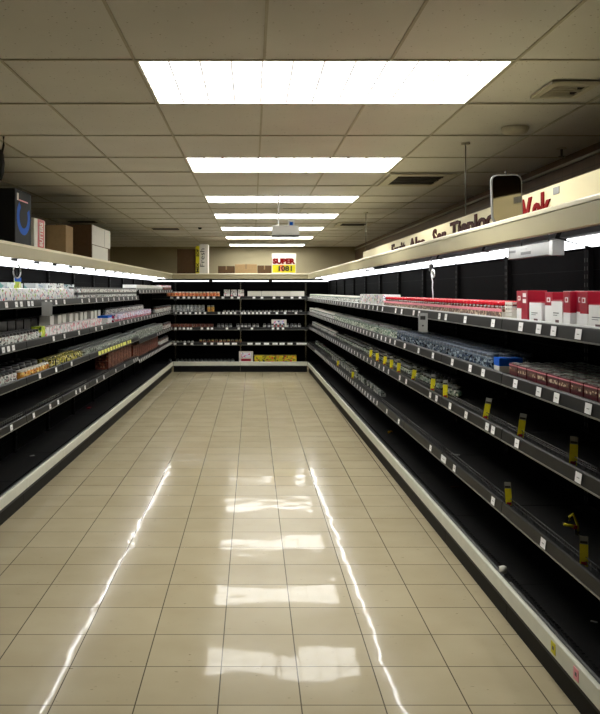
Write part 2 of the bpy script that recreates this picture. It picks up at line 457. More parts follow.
def tag_mesh(w, m='tag'):
    if (w, m) not in TAGM:
        b = MB(); b.prism([(-.0125,-.019),(-.0115,-.0195),(-.0065,.0185),(-.0075,.0195)], -w/2, w/2, m)
        b.box(-w*.2, w*.2, -.0108, -.0095, -.002, .001, 'grey')
        TAGM[(w, m)] = b.mesh('price_tag')
    return TAGM[(w, m)]
def add_tag(so, x, z, w=.05, m='tag'):
    o = link('price_tag', tag_mesh(w, m), so, (x, -.001, z+.029))
    if m == 'ytag': o['label'] = 'pale yellow price tag'
    return o
FLAG = {}
def flag_mesh():
    if 'f' not in FLAG:
        b = MB(); b.box(-.015,.015,-.001,.001,.0,.082,'yellow').box(-.015,.015,-.001,.001,.082,.112,'grey')
        b.box(-.013,.013,-.0018,.0018,.085,.094,'ink').box(-.010,.010,-.0018,.0018,.004,.016,'crim')
        FLAG['f'] = b.mesh('price_flag')
    return FLAG['f']
BASE = {}
def bay_base(L):
    k = round(L, 3)
    if k in BASE: return BASE[k]
    h = L/2-.002; d = {}
    d['back_panel'] = MB().box(-h, h, .43, .46, .12, 1.80, 'backp')
    for i in range(8): d['back_panel'].box(-h, h, .4285, .43, .3+i*.2, .304+i*.2, 'post')
    d['back_panel'] = d['back_panel'].mesh('back_panel')
    d['base_deck'] = MB().box(-h, h, .075, .43, .15, .175, 'deck').mesh('base_deck')
    g = MB().prism([(.005,.125),(.075,.125),(.075,.178),(.035,.192),(.028,.186),(.005,.186)], -h, h, 'black')
    for i in range(4): g.box(-h, h, .036+i*.010, .040+i*.010, .180-i*.001, .194-i*.003, 'rail')
    n = int(L/.03)
    for i in range(n): 
        x = -h+.01+i*(2*h-.02)/(n-1); g.box(x-.001, x+.001, .036, .074, .178, .188, 'wire')
    d['front_grille'] = g.mesh('front_grille')
    d['kick_plate'] = MB().box(-h, h, .018, .04, 0, .125, 'kick').box(-h, h, .006, .018, .095, .108, 'rail').mesh('kick_plate')
    d['bumper_rail'] = MB().prism([(-.010,.128),(.006,.124),(.006,.204),(-.004,.204),(-.010,.198)], -h, h, 'bump').box(-h, h, -.006, .006, .112, .122, 'rail').mesh('bumper_rail')
    u = MB()
    u.box(-.012, .012, .405, .43, .175, 1.80, 'post')
    for i in range(37): u.box(-.003, .003, .4035, .405, .3+i*.04, .32+i*.04, 'slot')
    d['upright'] = u.mesh('upright')
    BASE[k] = d
    return d
bays = {'R': [], 'L': [], 'B': []}
def make_bay(run, ta, tb, levels, fences, label, corner=False):
    tc = (ta+tb)/2; L = abs(tb-ta)
    r = tag(empty('shelving_bay', P(run, tc, 0, 0), ROT[run]), label, 'shelf unit', 'black shelving bays around the aisle')
    d = bay_base(L)
    for n in (('back_panel', 'base_deck') if corner else ('back_panel', 'base_deck', 'front_grille', 'kick_plate', 'bumper_rail')): link(n, d[n], r)
    for s_ in (-1, 1): link('upright', d['upright'], r, (s_*(L/2-.014), 0, 0))
    sh = [shelf_part(r, L, z, [], lit=(run == 'R' and i == 0), fence=fences[i]) for i, z in enumerate(levels)]
    bays[run].append(dict(root=r, a=min(ta, tb), b=max(ta, tb), tc=tc, L=L, sh=sh, lv=levels))
def local_x(run, bay, t):
    return (bay['tc']-t) if run == 'R' else (t-bay['tc'])
def find_bay(run, t):
    for b in bays[run]:
        if b['a'] <= t < b['b']: return b
RLV = [1.41, 1.145, .875, .52]
nb = 10; stp = (15.98-3.93)/nb
rl = ['right side, closest to the camera, past the picture edge',
      'right side near camera, upright crimson cartons over dark red packs',
      'right side, slatted white crate and blue box at its near end',
      'right side, under the red letters of the sign board',
      'right side, grey slip and hanging ring at its top',
      'right side, where the red capped jars begin beside printed boxes',
      'right side, printed white boxes at top, clustered yellow flags below',
      'right side, first pale lidded jars past the printed boxes',
      'right side, fourth from the back corner',
      'right side, third from the back corner',
      'right side, second from the back corner',
      'right side, last before the back corner']
for k in range(-2, nb):
    make_bay('R', 3.93+k*stp, 3.93+(k+1)*stp, RLV, [False, False, True, True], 'black metal shelving bay '+rl[k+2])
nbl = 9; stl = (15.98-6.05)/nbl
TL5 = 6.05+5*stl
ll = ['left side, closest to the camera, past the picture edge',
      'left side, second from the camera, past the picture edge',
      'left side at the picture edge, under the black carton',
      'left side, grey slip hanging from its top shelf',
      'left side, tall white boxes over yellow and black jars',
      'left side, first stacked small white jars',
      'left side, pale yellow tags on its third shelf',
      'left side, blue topped box on its second shelf',
      'left side, long grey boxes over magenta cartons',
      'left side, third from the back corner',
      'left side, second from the back corner',
      'left side, last before the back corner']
for k in range(-3, nbl):
    far = k >= 5
    lv = [1.565, 1.17, .845, .57] if k >= 5 else [1.475, 1.17, .90, .615]
    if k == 4: lv = [1.475, 1.17, .90, .615]
    make_bay('L', 6.05+k*stl, 6.05+(k+1)*stl, lv, [False, False, False, True], 'black metal shelving bay '+ll[k+3])
xa, xb = XL(16)+.015, XR(16)-.015
BLV = [1.44, 1.135, .83, .53]
make_bay('B', xa-.50, xa-.002, [1.44, 1.135, .83, .53], [False]*4, 'black shelving in the left back corner of the aisle', True)
make_bay('B', xb+.002, xb+.50, [1.44, 1.135, .83, .53], [False]*4, 'black shelving in the right back corner of the aisle', True)
make_bay('B', xa, (xa+xb)/2, BLV, [False]*4, 'black metal shelving bay at the back left, orange jars on top')
make_bay('B', (xa+xb)/2, xb, BLV, [False]*4, 'black metal shelving bay at the back right, yellow boxes at its foot')
def tags(run, lvl, pxs, w=.05, m='tag'):
    for px in pxs:
        t = T(run, px); b = find_bay(run, t)
        if not b: continue
        x = local_x(run, b, t)
        lim = b['L']/2-w/2-.01
        x = max(-lim, min(lim, x))
        if lvl < 4: add_tag(b['sh'][lvl], x, b['lv'][lvl], w, m)
        else:
            o = link('price_tag', tag_mesh(w, m), b['root'], (x, .014, .178))
def frange(a, b, s):
    out = []; x = a
    while (x < b if s > 0 else x > b): out.append(x); x += s
    return out
def trange(run, t0, t1, s):     # tags evenly spaced in the place, given back as picture columns
    return [CX+F*(XR(t) if run == 'R' else XL(t))/t for t in frange(t0, t1, s)]
tags('R', 0, [581,556,541,523,495,467,447.5,441,420.5,415,403,397], .055)
tags('R', 0, trange('R', 7.3, 15.8, .27))
tags('R', 1, [591,559,541,517.5,485,472,454,434.5,420,406], .055)
tags('R', 1, trange('R', 6.7, 15.8, .22))
tags('R', 2, [581,519,495,489,467.8,451.7,438,431.7,407.5,401], .055)
tags('R', 2, trange('R', 7.0, 15.6, .24))
tags('R', 3, [545.5,495,456,432,400,388], .055); tags('R', 3, [442.5], .12)
tags('R', 3, trange('R', 7.6, 14.4, .19))
tags('R', 4, [424.5,386,363,355,340], .05)
tags('R', 4, [312.5,316,320,325], .06, 'ytag')
tags('L', 0, [5,15,20,26,31,45,50,55,63], .06)
tags('L', 0, trange('L', 7.9, 15.8, .34))
tags('L', 1, [2,7,12,52.5,63,78,95,101], .06); tags('L', 1, trange('L', 10.0, 15.7, .30))
tags('L', 2, [38.6,55,70.5], .06); tags('L', 2, trange('L', 8.75, 10.9, .17), .12, 'ytag'); tags('L', 2, trange('L', 13.6, 15.8, .3))
tags('L', 3, [10,32.5,49,57,75,79,84,96,103,115,124], .055); tags('L', 3, trange('L', 11.1, 15.8, .17))
tags('L', 4, trange('L', 9.0, 15.6, .45))
tags('B', 0, [173,178,184,189,194,198.5,203,208,214,223,232,239,254,262,274,282,292,300], .05)
tags('B', 1, [176,181,186,190,196,200,205,219,223.5,227,231,235,241,245,249,253,257,261,265,269,277,285,296,309], .045)
tags('B', 2, [171,175.5,180,184,188,191,202,208,212,227,240,252,273,278,283], .045)
tags('B', 3, [169,175,185,192,205,212], .05); tags('B', 3, [220,227,234.5,250,258,266.5,275,282,290,299,307], .10)

# yellow flags standing up from the rails
for (lvl, px, tilt) in [(2,371,.1),(2,378,-.1),(2,385,.15),(2,392,.0),(2,399,.1),(2,413.5,.25),(2,433,.12),(2,446,0),(2,486,.3),(2,521,.22),(2,574,.08),(3,510,-.12),(3,585,.0),(3,338,.1),(3,353,.1)]:
    t = T('R', px, .02); b = find_bay('R', t)
    o = link('price_flag', flag_mesh(), b['sh'][lvl], (local_x('R', b, t), .016, b['lv'][lvl]+.050))
    o.rotation_euler = (0, tilt*.6, 1.15); o['label'] = 'yellow price flag with a grey top'

# ------------------------------------------------------------------ canopies
def canopy(run, ta, tb, lamps, label):
    tc = (ta+tb)/2; L = abs(tb-ta); h = L/2
    r = tag(empty('canopy', P(run, tc, 0, 0), ROT[run]), label, 'canopy')
    v = MB(); v.prism([(.0,1.842),(.004,1.837),(.022,1.837),(.022,1.925),(.0,1.925)], -h, h, 'canopy'); v.obj('valance', r)
    v = MB(); v.prism([(-.004,1.926),(.03,1.926),(.03,1.938),(.012,1.947),(0,1.946),(-.004,1.940)], -h, h, 'lip_highlight'); v.obj('valance_lip', r)
    MB().box(-h, h, .031, .48, 1.931, 1.943, 'canopy').obj('top_panel', r)
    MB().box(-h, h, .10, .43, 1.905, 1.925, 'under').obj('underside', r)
    MB().box(-h, h, .43, .46, 1.803, 1.93, 'backp').obj('rear_strip', r)
    n = max(1, round(L/1.22)); s_ = L/n
    for i in range(n):
        x0 = -h+i*s_+.03; x1 = x0+s_-.06
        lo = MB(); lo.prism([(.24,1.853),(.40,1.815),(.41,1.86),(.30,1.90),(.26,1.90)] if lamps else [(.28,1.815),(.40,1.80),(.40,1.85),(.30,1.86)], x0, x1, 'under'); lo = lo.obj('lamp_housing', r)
        d = MB(); d.prism([(.27,1.848),(.39,1.817),(.39,1.808),(.27,1.839)] if lamps else [(.285,1.812),(.39,1.80),(.39,1.79),(.285,1.80)], x0+.01, x1-.01, 'tube'); d.obj('lamp_diffuser', lo)
        if lamps:
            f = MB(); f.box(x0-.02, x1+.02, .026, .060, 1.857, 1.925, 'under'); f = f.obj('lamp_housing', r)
            d = MB(); d.box(x0+.01, x1-.01, .034, .046, 1.847, 1.856, 'tubef'); d.obj('lamp_tube', f)
            if run == 'R' and tc-(x0+x1)/2 < 8.5: continue
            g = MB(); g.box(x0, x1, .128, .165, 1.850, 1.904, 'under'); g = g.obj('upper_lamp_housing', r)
            d = MB()
            d.box(x0+.1, x0+.46, .132, .160, 1.838, 1.850, 'tube')
            d.obj('lamp_tube', g); d = MB().box(x0+.72, x1-.1, .132, .160, 1.838, 1.850, 'tube'); d.obj('lamp_tube', g)
canopy('R', 1.45, 15.97, True, 'beige metal canopy with lamps along the right shelving, mirror standing on it')
canopy('L', 2.6, 15.97, True, 'beige metal canopy with lamps along the left shelving, boxes lying on it')
# back canopy
canopy('B', XL(16)-.47, XR(16)+.47, False, 'beige metal canopy with lamps across the back shelving, price sign on it')

# segmented bright trim under the left canopy
# ------------------------------------------------------------------ sign board above the right canopy
SX = 1.49
bz0, bz1 = 1.945, H+.525
r = tag(empty('sign_board', (SX, (2.2+10.9)/2, bz0)), 'long cream header sign with dark red lettering standing behind the right canopy edge', 'sign')
hl = (10.9-2.2)/2
MB().box(0, .03, -hl, hl, 0, bz1-bz0, 'cream').obj('panel', r)
def text_mesh(body, size, m, bold=.0, ext=.002, name='lettering'):
    c = bpy.data.curves.new('tmp', 'FONT'); c.body = body; c.size = size; c.extrude = ext; c.offset = bold
    c.resolution_u = 3
    o = bpy.data.objects.new('tmp', c); COL.objects.link(o)
    bpy.context.view_layer.update()
    me = bpy.data.meshes.new_from_object(o.evaluated_get(bpy.context.evaluated_depsgraph_get()))
    bpy.data.objects.remove(o); bpy.data.curves.remove(c)
    me.name = name; me.materials.clear(); me.materials.append(M[m])
    for p in me.polygons: p.material_index = 0
    return me
def fit_text(body, w, h, m, bold=0, ext=.0015, name='lettering'):
    me = text_mesh(body, 1.0, m, bold, ext, name)
    xs_ = [v.co.x for v in me.vertices]; ys_ = [v.co.y for v in me.vertices]
    ax, bx = min(xs_), max(xs_); ay, by = min(ys_), max(ys_)
    for v in me.vertices:
        v.co.x = (v.co.x-ax)/(bx-ax)*w; v.co.y = (v.co.y-ay)/(by-ay)*h
    return me
# words run from far to near along the aisle (read left to right from the aisle)
ymid = (2.2+10.9)/2
for body, ya, yb, m, b_, hh in [('Fruit', 8.65, 7.88, 'tbrown', .035, .137), ('Alsa', 7.70, 6.96, 'tbrown', .04, .135), ('Sor', 6.68, 6.22, 'tbrown', .04, .15),
                            ('Tieplock', 6.09, 4.78, 'tbrown', .04, .155), ('We', 4.62, 4.36, 'tred', .03, .15), ('ek', 4.30, 4.03, 'tred', .03, .15)]:
    w = ya-yb
    if body == 'We': continue
    o = link('lettering', fit_text(body if body != 'ek' else 'ek', w, hh, m, b_, .003), r, (-.004, ya-ymid, .012))
    o.rotation_euler = (PI/2, 0, -PI/2); o['label'] = 'sign lettering'
o = link('lettering', fit_text('W', .30, .145, 'tred', .04, .003), r, (-.004, 4.61-ymid, .012)); o.rotation_euler = (PI/2, 0, -PI/2)
o['label'] = 'red sign letter'
MB().box(-.003, 0, 3.93-ymid, 4.01-ymid, .13, .165, 'grey').obj('sticker', r)['label'] = 'small grey sticker'
def rod(x, y, z0, label):
    b = MB().tube([(0,0,0),(0,0,z0-(ZC-.0065))], .004, 'edge').lathe([(.03,-.012),(.03,0)], 12, 'ceilmetal')
    tag(b.obj('hanging_rod', None, (x, y, ZC-.0065)), label, 'rod', 'rods between the ceiling and the sign board')
rod(SX+.015, 5.72, bz1, 'thin metal rod from the ceiling to the cream sign board above the word Tieplock')
rod(SX+.015, 10.75, bz1, 'thin metal rod from the ceiling to the far end of the cream sign board')
# mirror
r = tag(empty('security_mirror', (XR(4.15)+.095, 4.15, 1.9475)), 'rounded rectangular mirror in a pale frame standing on the right canopy edge', 'mirror', None)
r.rotation_euler = (0, math.radians(-2), math.radians(8))
def rrect(w, h, rad, y0, y1, z0, m, mb, n=6):
    pts = []
    for cx_, cz_, a0 in ((w/2-rad, h-rad, 0), (-w/2+rad, h-rad, PI/2), (-w/2+rad, rad, PI), (w/2-rad, rad, 1.5*PI)):
        for i in range(n+1):
            a = a0+i*PI/2/n; pts.append((cx_+rad*math.cos(a), z0+cz_+rad*math.sin(a)))
    A = [mb.bm.verts.new((x, y0, z)) for x, z in pts]; B = [mb.bm.verts.new((x, y1, z)) for x, z in pts]; k = mb.mi(m)
    for i in range(len(pts)):
        j = (i+1) % len(pts); mb.bm.faces.new((A[i], A[j], B[j], B[i])).material_index = k
    mb.bm.faces.new(list(reversed(A))).material_index = k; mb.bm.faces.new(B).material_index = k
    return mb
rrect(.166, .250, .035, 0, .015, .0, 'grey', MB()).obj('frame', r)
rrect(.154, .236, .030, -.002, 0, .007, 'mirror', MB()).obj('mirror_glass', r)
MB().box(-.02, .02, .015, .05, 0, .05, 'dgrey').tube([(0,.008,.25),(0,.008,.268)], .003, 'dgrey').obj('bracket', r)

# ------------------------------------------------------------------ boxes on the left canopy
CT = 1.9435
def Lp(px, v): 
    t = T('L', px, v); return P('L', t, v, CT)
def canopy_box(name, ta, tb, v0, depth, h, mb_fn, label, cat):
    tc = (ta+tb)/2
    r = tag(empty(name, P('L', tc, v0, CT), AL), label, cat)
    mb_fn(r, abs(tb-ta)/2, depth, h)
    return r
def fn_black(r, w, d, h):
    MB().box(-w, w, .0, d, 0, h, 'blackbox', .004).obj('carton', r)
    b = MB().box(-w+.004, w-.004, -.0015, 0, .004, h-.004, 'slate'); b.obj('side_panel', r)
    # blue ring print and a red-white flash
    rr = MB(); n = 22
    for i in range(n):
        a = PI*.72+i*(1.45*PI)/n; a2 = PI*.72+(i+1)*(1.45*PI)/n
        R0, R1 = .085, .135
        q = []
        for (aa, R) in ((a, R0), (a2, R0), (a2, R1), (a, R1)): q.append((w*.0+R*math.cos(aa)*1.25, h*.52+R*math.sin(aa)))
        A = [rr.bm.verts.new((x, -.003, z)) for x, z in q]; rr.bm.faces.new(A).material_index = rr.mi('blue')
    rr.obj('blue_ring_print', r)
    MB().box(-w*.55, w*.55, -.003, -.0015, h*.80, h*.825, 'pink').box(-w*.8, -w*.6, -.003, -.0015, h*.80, h*.93, 'offw').box(-w*.55, w*.5, -.003, -.0015, h*.74, h*.755, 'ink').obj('flash_print', r)
canopy_box('black_carton', T('L', 15, .03), T('L', 31, .03), .03, .40, .405, fn_black,
           'tall black carton with a blue ring print on the left canopy, at the picture edge', 'box')
def fn_red(r, w, d, h):
    MB().box(-w, w, 0, d, 0, h, 'offw', .003).obj('carton', r)
    MB().box(-w*.35, w*.80, -.0015, 0, 0, h, 'red').obj('red_panel', r)
    o = link('lettering', fit_text('BUTTERS', h*.82, w*.62, 'offw', .03, .001), r, (w*.55, -.002, h*.08)); o.rotation_euler = (PI/2, -PI/2, 0)
    o['label'] = 'white lettering running upward'
canopy_box('red_striped_carton', T('L', 34, .03), T('L', 45, .03), .03, .25, .235, fn_red,
           'narrow white carton with a red lettered panel on the left canopy', 'box')
def fn_card(r, w, d, h):
    MB().box(-w, w, 0, d, 0, h, 'card', .004).obj('carton', r)
    MB().box(-w-.001, w+.001, d*.42, d*.58, h*.0+.001, h+.001, 'tape').obj('tape_strip', r)
canopy_box('cardboard_box', T('L', 66, .03), T('L', 73, .03), .03, .42, .262, fn_card,
           'plain light brown cardboard box on the left canopy, beside the red striped carton', 'box')
def fn_shiny(r, w, d, h):
    MB().box(-w, w, 0, d, 0, h, 'cardd', .004).obj('carton', r)
    sh = MB().box(-w+.02, w, -.004, 0, h*.42, h*.99, 'offw', .002).box(-w+.03, w*.7, -.004, 0, 0, h*.40, 'offw', .001).box(w*.3, w*.34, -.0045, -.004, h*.45, h*.95, 'grey')
    sh.obj('plastic_wrap', r)['label'] = 'pale plastic wrapping on the aisle side'
canopy_box('dark_cardboard_box', T('L', 91.5, .03), T('L', 110, .03), .03, .38, .36, fn_shiny,
           'dark brown box with pale wrapped side on the left canopy, farthest of its row', 'box')

# ------------------------------------------------------------------ things on the back canopy
def Bx(px, v=.1): return (px-CX)*(BY+v)/F
r = tag(empty('promotional_box', (Bx(192), BY+.12, CT)), 'tall brown box with yellow and white printed side on the back canopy', 'box')
bh = .58
w = (Bx(196)-Bx(177))/2
MB().box(-w, w, 0, .4, 0, bh-.09, 'cardd', .005).obj('carton', r, (Bx(186.5)-Bx(192), 0, 0))
MB().box(0, .075, -.02, .38, 0, bh-.03, 'yellow', .003).obj('yellow_edge', r, (Bx(195.7)-Bx(192), 0, 0))
MB().box(0, .175, -.018, .38, 0, bh+.01, 'offw', .004).obj('white_side', r, (Bx(199.2)-Bx(192), 0, 0))
o = link('lettering', fit_text('MIX', .19, .055, 'ink', .04, .001), r, (Bx(198.9)-Bx(192), -.022, .03)); o.rotation_euler = (PI/2, -PI/2, 0)
o = link('lettering', fit_text('SOF', .15, .05, 'ink', .04, .001), r, (Bx(198.9)-Bx(192), -.022, .34)); o.rotation_euler = (PI/2, -PI/2, 0)
o = link('lettering', fit_text('Fresh', .36, .09, 'ink', .0, .001), r, (Bx(204.5)-Bx(192), -.020, .14)); o.rotation_euler = (PI/2, -PI/2, 0)
def plain_box(x0, x1, v, d, h, m, label, tape=True):
    r = tag(empty('cardboard_box', ((x0+x1)/2, BY+v, CT)), label, 'box', 'cardboard boxes on the back canopy')
    w = (x1-x0)/2
    MB().box(-w, w, 0, d, 0, h, m, .004).obj('carton', r)
    MB().box(-w*.08, w*.08, -.001, d+.001, h*.5, h+.001, 'tape').obj('tape_strip', r)
plain_box(Bx(218), Bx(234.5), .12, .3, .155, 'cardd', 'small dark cardboard box on the back canopy, left of the long box')
plain_box(Bx(235), Bx(257), .10, .3, .19, 'card', 'light brown cardboard box in the middle of the back canopy')
plain_box(Bx(257.5), Bx(271.5), .12, .3, .165, 'cardd', 'reddish brown cardboard box touching the price sign')
r = tag(empty('price_sign', (Bx(284, .05), BY+.05, CT)), 'red, yellow and white sale sign reading SUPER 1081 on the back canopy', 'sign')
sw = (Bx(296, .05)-Bx(272, .05))/2; shh = .40
MB().box(-sw, sw, 0, .012, 0, shh, 'offw', .002).box(-sw, -sw+.02, .012, .10, 0, .01, 'dgrey').box(sw-.02, sw, .012, .10, 0, .01, 'dgrey').obj('board', r)
MB().box(-sw+.01, sw-.01, -.002, 0, .02, .175, 'yellow').box(-.08, -.01, -.0035, -.002, .045, .17, 'orange').obj('yellow_panel', r)
o = link('lettering', fit_text('SUPER', sw*1.9, .115, 'tred', .07, .001), r, (-sw*.95, -.002, .19)); o.rotation_euler = (PI/2, 0, 0)
o['label'] = 'red lettering'
o = link('lettering', fit_text('1081', sw*1.1, .105, 'ink', .03, .001), r, (-sw*.45, -.005, .05)); o.rotation_euler = (PI/2, 0, 0)
o['label'] = 'black numbers'

# ------------------------------------------------------------------ products
PR = {}
def proto(key, fn):
    if key not in PR: b = fn(); PR[key] = b.mesh(key)
    return PR[key]
def jar(body, lab, lid, r=.03, h=.08, n=12):
    def f():
        return MB().lathe([(r*.92,0,body),(r,.004,body),(r,h*.14,lab),(r,h*.66,body),(r*.96,h*.76,body),(r*.84,h*.80,lid),(r*.88,h*.81,lid),(r*.88,h*.98,lid),(r*.84,h,lid)], n, body)
    return f
def jar_body(body, lab, r=.03, h=.08, n=12):
    def f():
        return MB().lathe([(r*.92,0,body),(r,.004,body),(r,h*.14,lab),(r,h*.66,body),(r*.96,h*.76,body),(r*.78,h*.80,body),(r*.78,h*.84,body)], n, body)
    return f
def cap(m, r, h, n=12):
    def f(): return MB().lathe([(r*.88,h*.80),(r*.9,h*.81),(r*.9,h*.97),(r*.84,h)], n, m)
    return f
def carton(w, d, h, m, top=None, split=.5, band=None):
    def f():
        b = MB()
        if top: b.box(-w/2, w/2, 0, d, 0, h*split, m, .002).box(-w/2, w/2, 0, d, h*split, h, top, .002)
        else: b.box(-w/2, w/2, 0, d, 0, h, m, .002)
        if band: b.box(-w*.35, w*.35, -.0008, 0, h*.18, h*.32, band)
        b.box(-w/2+.004, w/2-.004, d*.48, d*.52, h, h+.0006, 'grey')
        return b
    return f
def pouch(w, d, h, m):
    def f():
        b = MB(); pr = [(0,0),(d*.9,0),(d*.92,h*.5),(d*.45,h*.93),(d*.12,h*.99),(d*.08,h),(d*.03,h*.97),(-d*.02,h*.5)]
        b.prism(pr, -w/2, w/2, m)
        b.box(-w*.2, w*.25, d*.0-.0008, .0, h*.1, h*.4, 'offw')
        return b
    return f
def topz(run, lvl, t):
    b = find_bay(run, t)
    if lvl == 4: return .176
    return b['lv'][lvl]+.0402
def row(name, mesh, run, lvl, t0, t1, step, label, cat, group, v=.03, nrow=1, rowstep=.08, child=None, skip=0, jit=.002, zoff=0, dz=0, tiers=1, rot=0):
    cnt = 0
    for q in range(tiers):
        for k in range(nrow):
            vv = v+k*rowstep
            t = min(t0, t1)+step/2
            while t <= max(t0, t1)-step/2+1e-6:
                b = find_bay(run, t)
                if b and (run == 'B' or 1.5+step*.5 < t < 15.96-step*.5) and random.random() >= skip:
                    z = topz(run, lvl, t)+zoff+q*dz
                    tt = t+random.uniform(-jit, jit)
                    o = link(name, mesh, None, P(run, tt, vv+random.uniform(0, jit), z), ROT[run]+random.uniform(-rot, rot))
                    tag(o, label, cat, group); cnt += 1
                    if child: link(child[0], child[1], o)
                t += step
    return cnt
def one(name, mesh, run, lvl, t, v, label, cat, group=None, rz=0, zoff=0, child=None):
    o = link(name, mesh, None, P(run, t, v, topz(run, lvl, t)+zoff), ROT[run]+rz)
    tag(o, label, cat, group)
    if child: link(child[0], child[1], o)
    return o

# ---- right side, top shelf
mj = proto('red_capped_jar', jar_body('sauce', 'brownlab', .031, .088, 12)); mc = proto('cap', cap('redcap', .031, .092, 14))
# low printed trays with pale rims
def tray_mesh(w=.56, d=.235):
    b = MB(); t_ = .003
    b.box(-w/2, w/2, 0, d, 0, t_, 'offw')
    b.box(-w/2, w/2, -.0, t_, t_, .045, 'brownlab').box(-w/2, w/2, -.002, t_+.001, .045, .060, 'pink')
    b.box(-w/2, w/2, d-t_, d, t_, .045, 'offw').box(-w/2, -w/2+t_, t_, d-t_, t_, .045, 'offw').box(w/2-t_, w/2, t_, d-t_, t_, .045, 'offw')
    return b
PR['tray'] = tray_mesh().mesh('display_tray')
tr0 = T('R', 384, .05); tr1 = T('R', 506, .05)
t = tr1+.29; k = 0
while t+.28 < tr0+.03:
    b = find_bay('R', t)
    if b:
        one('display_tray', PR['tray'], 'R', 0, t, .028, 'printed brown tray with a pale pink rim under the red capped jars', 'tray', 'trays of red capped jars')
        for i in range(8):
            for j in range(3):
                o = one('red_capped_jar', mj, 'R', 0, t-.245+i*.07, .028+.042+j*.074, 'small dark sauce jar with a red cap in a tray on the right top shelf', 'jar', 'red capped jars on the right top shelf', zoff=.0035, child=('cap', mc))
        t += .57
    else: t += .02
# white wire-look crate end at the near end of the jars
b = MB()
for i in range(5): b.box(-.048, .048, 0, .003, .012+i*.018, .022+i*.018, 'offw')
for x in (-.048, -.016, .014, .044): b.box(x, x+.004, -.001, .004, 0, .098, 'offw')
b.box(-.048, .048, 0, .20, 0, .004, 'offw')
for i in range(5): b.box(-.048, -.045, 0, .20, .012+i*.018, .022+i*.018, 'offw').box(.045, .048, 0, .20, .012+i*.018, .022+i*.018, 'offw')
one('plastic_crate', b.mesh('plastic_crate'), 'R', 0, 3.94, .03, 'small white slatted crate between the red capped jars and the upright cartons', 'crate')
# upright crimson / white cartons
def rc_carton(w, d, h, split, kind=0):
    def f():
        b = MB(); b.box(-w/2, w/2, 0, d, 0, h*split, 'white', .0015)
        b.box(-w/2, w/2, 0, d, h*split, h, 'crim', .0015)
        if kind == 0: b.box(-w*.22, w*.22, -.001, 0, h*.70, h*.84, 'white').box(-w*.10, w*.10, -.0016, -.001, h*.73, h*.81, 'crim')
        if kind == 1: b.box(-w*.25, w*.25, -.001, 0, h*.62, h*.74, 'white').box(-w*.25, w*.25, -.001, 0, h*.80, h*.92, 'white')
        if kind == 2: b.box(-w*.3, w*.2, -.001, 0, h*.50, h*.53, 'dgrey').box(-w*.3, w*.05, -.001, 0, h*.42, h*.44, 'dgrey').box(-w*.1, w*.2, -.001, 0, h*.08, h*.26, 'dcrim')
        return b
    return f
A = [proto('a0', rc_carton(.075,.09,.150,.45,0)), proto('a1', rc_carton(.085,.09,.152,.05,1)), proto('a2', rc_carton(.15,.11,.10,.97,2)),
     proto('a3', rc_carton(.09,.09,.145,.60,0)), proto('a4', rc_carton(.07,.09,.148,.42,0)), proto('a5', rc_carton(.12,.10,.112,.95,2))]
g = 'red and white cartons on the right top shelf'
def up(px, k, v, lab, zr=0): one('upright_carton', A[k], 'R', 0, px, v, lab, 'carton', g, rz=zr)
up(3.845, 0, .05, 'narrow white carton with crimson top, first past the white crate')
up(3.76, 1, .045, 'all crimson carton with two white squares on the right top shelf')
up(3.635, 2, .05, 'low wide white carton with a dark red picture, next to the crimson carton')
up(3.50, 3, .06, 'white carton with a short crimson top in the middle of the upright cartons')
up(3.385, 5, .05, 'low white carton with grey print in the middle of the upright cartons')
up(3.28, 4, .05, 'narrow white carton with crimson top and white emblem, left of the pair')
up(3.195, 0, .07, 'white carton with crimson top standing between the emblem cartons')
up(3.115, 4, .05, 'narrow white carton with crimson top and white emblem, right of the pair')
up(2.995, 2, .05, 'low wide pale carton with brown picture at the right picture edge')
up(2.86, 3, .05, 'white and crimson carton just past the right picture edge')
mB = proto('b0', carton(.10,.12,.150,'dcrim'))
for px, lab in ((3.70,'plain dark crimson carton behind the low wide white carton'), (3.57,'plain dark crimson carton second in the back row of upright cartons'),
                (3.40,'plain dark crimson carton behind the low white carton'), (3.20,'plain dark crimson carton behind the emblem cartons'), (3.07,'plain dark crimson carton behind the rightmost narrow carton')):
    one('upright_carton', mB, 'R', 0, px, .22, lab, 'carton', g)
# printed white boxes and small jars further back
row('printed_box', proto('pb', carton(.155,.16,.115,'pouch')), 'R', 0, T('R', 383.5, .03), T('R', 359, .03), .17, 'white printed box beside the red capped jars on the right top shelf', 'box', 'printed white boxes on the right top shelf')
row('white_lidded_jar', proto('wj', jar('glass', 'wlab', 'offw', .034, .088, 10)), 'R', 0, T('R', 358, .03), 16.0, .082, 'small pale jar with a white lid near the far end of the right top shelf', 'jar', 'white lidded jars on the right top shelf', v=.05, nrow=2, rowstep=.1, skip=.04)
# ---- right second shelf
cup = proto('cup', lambda: MB().box(-.058,.058,0,.047,0,.066,'dcrim',.002).box(-.058,.058,-.001,.0005,.056,.061,'pink').box(-.052,.052,-.0012,0,.030,.045,'brownlab').box(-.05,.05,.01,.037,.066,.069,'greyp'))
row('dark_red_cup_pack', cup, 'R', 1, T('R', 503, .04), 2.7, .124, 'dark red cup pack with a pink edge, packed densely on the right second shelf', 'pack', 'dark red packs on the right second shelf', v=.030, nrow=7, rowstep=.052, jit=.003)
one('blue_box', proto('bb', carton(.09,.12,.075,'offw','blue',.45)), 'R', 1, T('R', 497.5, .04), .035, 'bright blue and white box between the dark red packs and the blue grey jars', 'box')
row('blue_grey_jar', proto('bgj', jar('bjar', 'bglass', 'blid', .037, .085, 12)), 'R', 1, T('R', 494, .04)+.02, T('R', 398, .04), .086, 'squat blue grey jar with printed label on the right second shelf', 'jar', 'blue grey jars on the right second shelf', v=.05, nrow=3, rowstep=.09, skip=.07, jit=.006)
